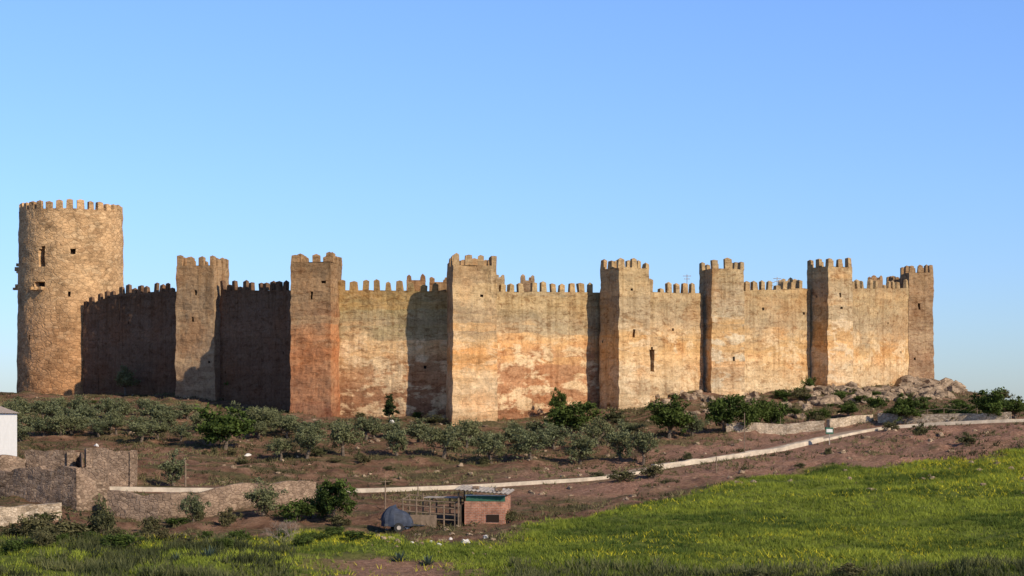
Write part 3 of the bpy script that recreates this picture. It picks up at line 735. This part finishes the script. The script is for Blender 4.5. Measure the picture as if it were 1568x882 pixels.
for t in [('olive',192,602,38,44),('round',368,614,50,62),('cypress',597,648,24,46),('round',855,640,32,42),('bush',1012,588,40,34),
 ('round',345,690,90,68),('round',872,668,82,58),('round',1025,672,80,66),('round',1108,662,62,62),('round',1150,660,58,58),('round',1184,655,44,52),
 ('round',1385,650,50,46),('round',1515,645,66,50),('round',1555,642,44,34),('round',1480,640,38,28),('round',1440,640,34,22),('round',1300,640,36,24),
 ('gbush',1238,600,24,24),('gbush',1222,606,24,18),('gbush',1284,612,30,20),('gbush',1340,625,34,20),('bush',1410,672,30,18),('bush',1480,680,34,18),('bush',1365,660,30,16),
 ('olive',395,672,56,46),('olive',470,706,60,54),('olive',525,702,60,54),('olive',560,680,52,40),('olive',607,704,54,48),('olive',680,706,68,54),('olive',640,682,54,38),
 ('olive',715,686,50,46),('olive',752,710,64,52),('olive',812,708,66,50),('olive',848,684,52,42),('olive',888,708,64,52),('olive',915,688,48,46),('olive',950,704,58,52),('olive',985,706,50,54),
 ('olive',440,676,50,38),('olive',790,680,50,36),('olive',1060,668,44,38),('bush',940,642,44,18),('bush',660,650,50,12),('olive',430,706,44,36),
 ('round',515,800,66,70),('olive',403,800,70,50),('gbush',455,800,70,34),('olive',296,802,42,44),('olive',265,742,54,48),('bush',155,822,54,54),('bush',105,828,96,44),('bush',55,830,60,36),
 ('gbush',490,796,40,40),('bush',230,805,40,26),('bush',780,800,30,20),('bush',350,806,40,26),('bush',950,740,50,16),('bush',1000,732,40,22),
 ('bush',60,845,60,26),('gbush',185,842,60,24),('bush',280,838,50,20),('gbush',20,852,50,24),('bush',1300,880,60,20),('bush',1160,884,60,20)]: plant(*t)
for k in range(45):
    r=k%3;u=-25+(k//3)*31+r*10+random.uniform(-10,10);v=(642,658,676)[r]+random.uniform(-6,6)
    if r==2 and 290<u<395 or (r==0 and u>300): continue
    plant('olive',u,v,random.uniform(34,56),random.uniform(26,38))
for k in range(14): plant('olive',490+k*36+random.uniform(-12,12),random.uniform(664,684),random.uniform(36,50),random.uniform(24,33))
for k in range(34): plant(random.choice(['bush','gbush','gbush']),random.uniform(1190,1568),random.uniform(606,650),random.uniform(18,38),random.uniform(9,19))
for k in range(40): plant(random.choice(['bush','gbush']),random.uniform(0,1000),random.uniform(610,648),random.uniform(12,32),random.uniform(5,10))
for k in range(30): plant(random.choice(['bush','gbush']),random.uniform(0,560),random.uniform(800,850),random.uniform(20,50),random.uniform(10,22))
for k in range(22): plant('bush',random.uniform(300,1300),random.uniform(690,740),random.uniform(12,30),random.uniform(6,14))

def scatter(name,n,xr_,yr_,maskf,mat,hgt,wd,blades,seed,lean=.5):
    rr=np.random.default_rng(seed);x=rr.uniform(*xr_,n);y=rr.uniform(*yr_,n)
    pd_=pdist(x,y);z0=H0(x,y);u=UC+F*x/y;v=HV-z0*F/y+(fbm(x*.3,y*.3,5)-.5)*22
    k=(rr.uniform(size=n)<maskf(x,y,u,v))&(pd_>1.9)&(np.abs(u-784)<900);x,y,pd_=x[k],y[k],pd_[k];z=Hn(x,y,pd_);n=len(x)
    pat=fbm(x*.5,y*.5,seed+2)
    Pb=np.repeat(np.stack([x,y,z],1),blades,0);m_=len(Pb)
    Pb[:,:2]+=rr.normal(size=(m_,2))*wd*2.2
    hh=hgt*rr.uniform(.5,1.3,m_)*np.repeat(.35+1.3*pat,blades)
    an=rr.uniform(0,6.28,m_);dx=np.cos(an)*wd;dy=np.sin(an)*wd
    top=Pb+np.stack([rr.normal(size=m_)*lean*hh,rr.normal(size=m_)*lean*hh,hh],1)
    A=Pb-np.stack([dx,dy,np.full(m_,.03)],1);B=Pb+np.stack([dx,dy,np.full(m_,-.03)],1)
    V=np.stack([A,B,top],1).reshape(-1,3)
    me=bpy.data.meshes.new(name);me.vertices.add(len(V));me.vertices.foreach_set('co',V.ravel())
    me.loops.add(len(V));me.loops.foreach_set('vertex_index',np.arange(len(V)));me.polygons.add(m_);me.polygons.foreach_set('loop_start',np.arange(m_)*3)
    me.update(calc_edges=True);a=me.attributes.new('shade','FLOAT','POINT')
    sh=np.repeat(np.clip(np.repeat((fbm(x*.12,y*.22,seed+5)-.5)*2.8+.5+(fbm(x*.6,y*.6,seed+9)-.5)*1.,blades)+rr.normal(size=m_)*.14,0,1),3);a.data.foreach_set('value',sh)
    me.materials.append(mat);o=bpy.data.objects.new(name,me);scene.collection.objects.link(o);return o
fo_g=foliage('meadow_grass_blades',(.075,.115,.020),(.30,.345,.045),None,.3);fo_y=foliage('yellow_flowers',(.44,.40,.03),(.64,.57,.04));fo_dry=foliage('weed_blades',(.06,.057,.024),(.22,.19,.088))
def fmask(x,y,u,v):
    return fieldmask(u,v)*(1-brownf(u,v)*.97)*np.where(u<650,.5,.92)*np.clip((fbm(x*.3,y*.5,91)-.24)*4,.28,1)
scatter('meadow_grass',170000,(-50,55),(90,172),fmask,fo_g,.24,.028,5,101)
def ymask(x,y,u,v):
    p=np.clip((fbm(x*.12,y*.3,77)-.47)*5,0,1)
    a=np.exp(-((u-520)/75)**2-((v-822)/12)**2)*1.2+np.exp(-((u-300)/120)**2-((v-835)/9)**2)*.6+np.clip((u-1320)/150,0,1)*np.clip((750-v)/40,0,1)*.9+.32*p*np.clip((u-600)/200,0,1)+.05*p
    return fieldmask(u,v)*np.clip(a,0,1)
scatter('yellow_wildflowers',110000,(-50,55),(92,172),ymask,fo_y,.24,.03,2,102,lean=.8)
def smask(x,y,u,v):
    return (1-fieldmask(u,v))*np.clip((fbm(x*.25,y*.25,55)-.42)*5,0.04,1)*.9
scatter('hillside_weeds',60000,(-75,75),(118,236),smask,fo_dry,.26,.05,5,103,lean=.7)
scatter('dark_roadside_weeds',20000,(-50,55),(92,120),lambda x,y,u,v:np.clip((v-862)/14,0,1)*.8*(u>780)+(u<450)*fieldmask(u,v)*np.clip((fbm(x*.4,y*.4,66)-.45)*6,0,1),foliage('dark_weeds',(.045,.055,.02),(.15,.155,.06)),.5,.05,7,104,lean=.4)
ag=foliage('agave_leaves',(.07,.10,.07),(.16,.2,.15))
for i,(u,v,s) in enumerate([(320,862,1.),(612,860,.9),(655,862,.8),(270,868,.7),(1030,868,.5)]):
    x,y=hit(u,v);g0=G(x,y);mb=MB();random.seed(i)
    for k in range(22):
        a=k*2.4;el=.25+1.1*k/22;l=s*random.uniform(.8,1.05)
        d=Vector((math.cos(a)*math.cos(el),math.sin(a)*math.cos(el),math.sin(el)));sd=Vector((-math.sin(a),math.cos(a),0))
        o=Vector((x,y,g0));m1=o+d*l*.5;w=.07*s
        mb.face([o-sd*w,o+sd*w,m1+sd*w*1.2,m1-sd*w*1.2],None,0);mb.face([m1-sd*w*1.2,m1+sd*w*1.2,o+d*l],None,0)
    mb.obj('agave_plant',[ag])
x,y=hit(438,832);g0=G(x,y);mb=MB();random.seed(9)
def br_(p,d,l,r,dep):
    q=p+d*l;mb.cyl(p,q,r,r*.65,4,0,False)
    if dep>0:
        for _ in range(3):
            nd=(d+Vector((random.gauss(0,.6),random.gauss(0,.6),random.gauss(.05,.35)))).normalized();br_(q,nd,l*.74,r*.62,dep-1)
for k in range(6): br_(Vector((x+random.gauss(0,.2),y,g0-.1)),Vector((random.gauss(0,.7),random.gauss(0,.7),1)).normalized(),.6,.03,4)
mb.obj('bare_shrub',[plain('pale_twigs',(.26,.21,.17),.2,5)])

# ------------------------------------------------------------------ light, sky, camera
w=bpy.data.worlds.new('World');scene.world=w;w.use_nodes=True;nt=w.node_tree;bg=nt.nodes['Background'];Q=N(nt)
sk=nt.nodes.new('ShaderNodeTexSky');sk.sky_type='NISHITA';sk.sun_disc=False;sk.sun_elevation=math.radians(SUN_EL);sk.sun_rotation=math.radians(180-SUN_AZ)
sk.altitude=300;sk.air_density=1.0;sk.dust_density=.4;sk.ozone_density=2.5
tc=Q.n('ShaderNodeTexCoord');s2=Q.n('ShaderNodeSeparateXYZ');Q.l(tc.outputs['Generated'],s2.inputs[0])
tint=Q.ramp(s2.outputs[2],[(0,(.35,.40,.54)),(.05,(.39,.47,.65)),(.12,(.44,.54,.76)),(.24,(.50,.61,.85)),(.5,(.28,.33,.44)),(1,(.22,.26,.35))])
x2=Q.mix(1.,tint,c4((2,2,2)),'MULTIPLY')
colr=Q.mix(1.,sk.outputs[0],x2,'MULTIPLY')
nt.links.new(colr,bg.inputs[0]);bg.inputs[1].default_value=.115
sl=bpy.data.lights.new('sun','SUN');sl.energy=5.0;sl.angle=math.radians(.5);sl.color=(1,.86,.67)
so=bpy.data.objects.new('sun',sl);scene.collection.objects.link(so)
a,e=math.radians(SUN_AZ),math.radians(SUN_EL);dv=Vector((math.sin(a)*math.cos(e),-math.cos(a)*math.cos(e),math.sin(e)))
so.rotation_euler=dv.to_track_quat('Z','Y').to_euler();so.location=(60,60,80)
cam=bpy.data.cameras.new('camera');co=bpy.data.objects.new('camera',cam);scene.collection.objects.link(co)
cam.sensor_width=36;cam.lens=F/1568*36;cam.shift_y=(HV-441)/1568;cam.clip_end=20000;cam.clip_start=.5
co.location=(0,0,0);co.rotation_euler=(math.pi/2,0,0);scene.camera=co
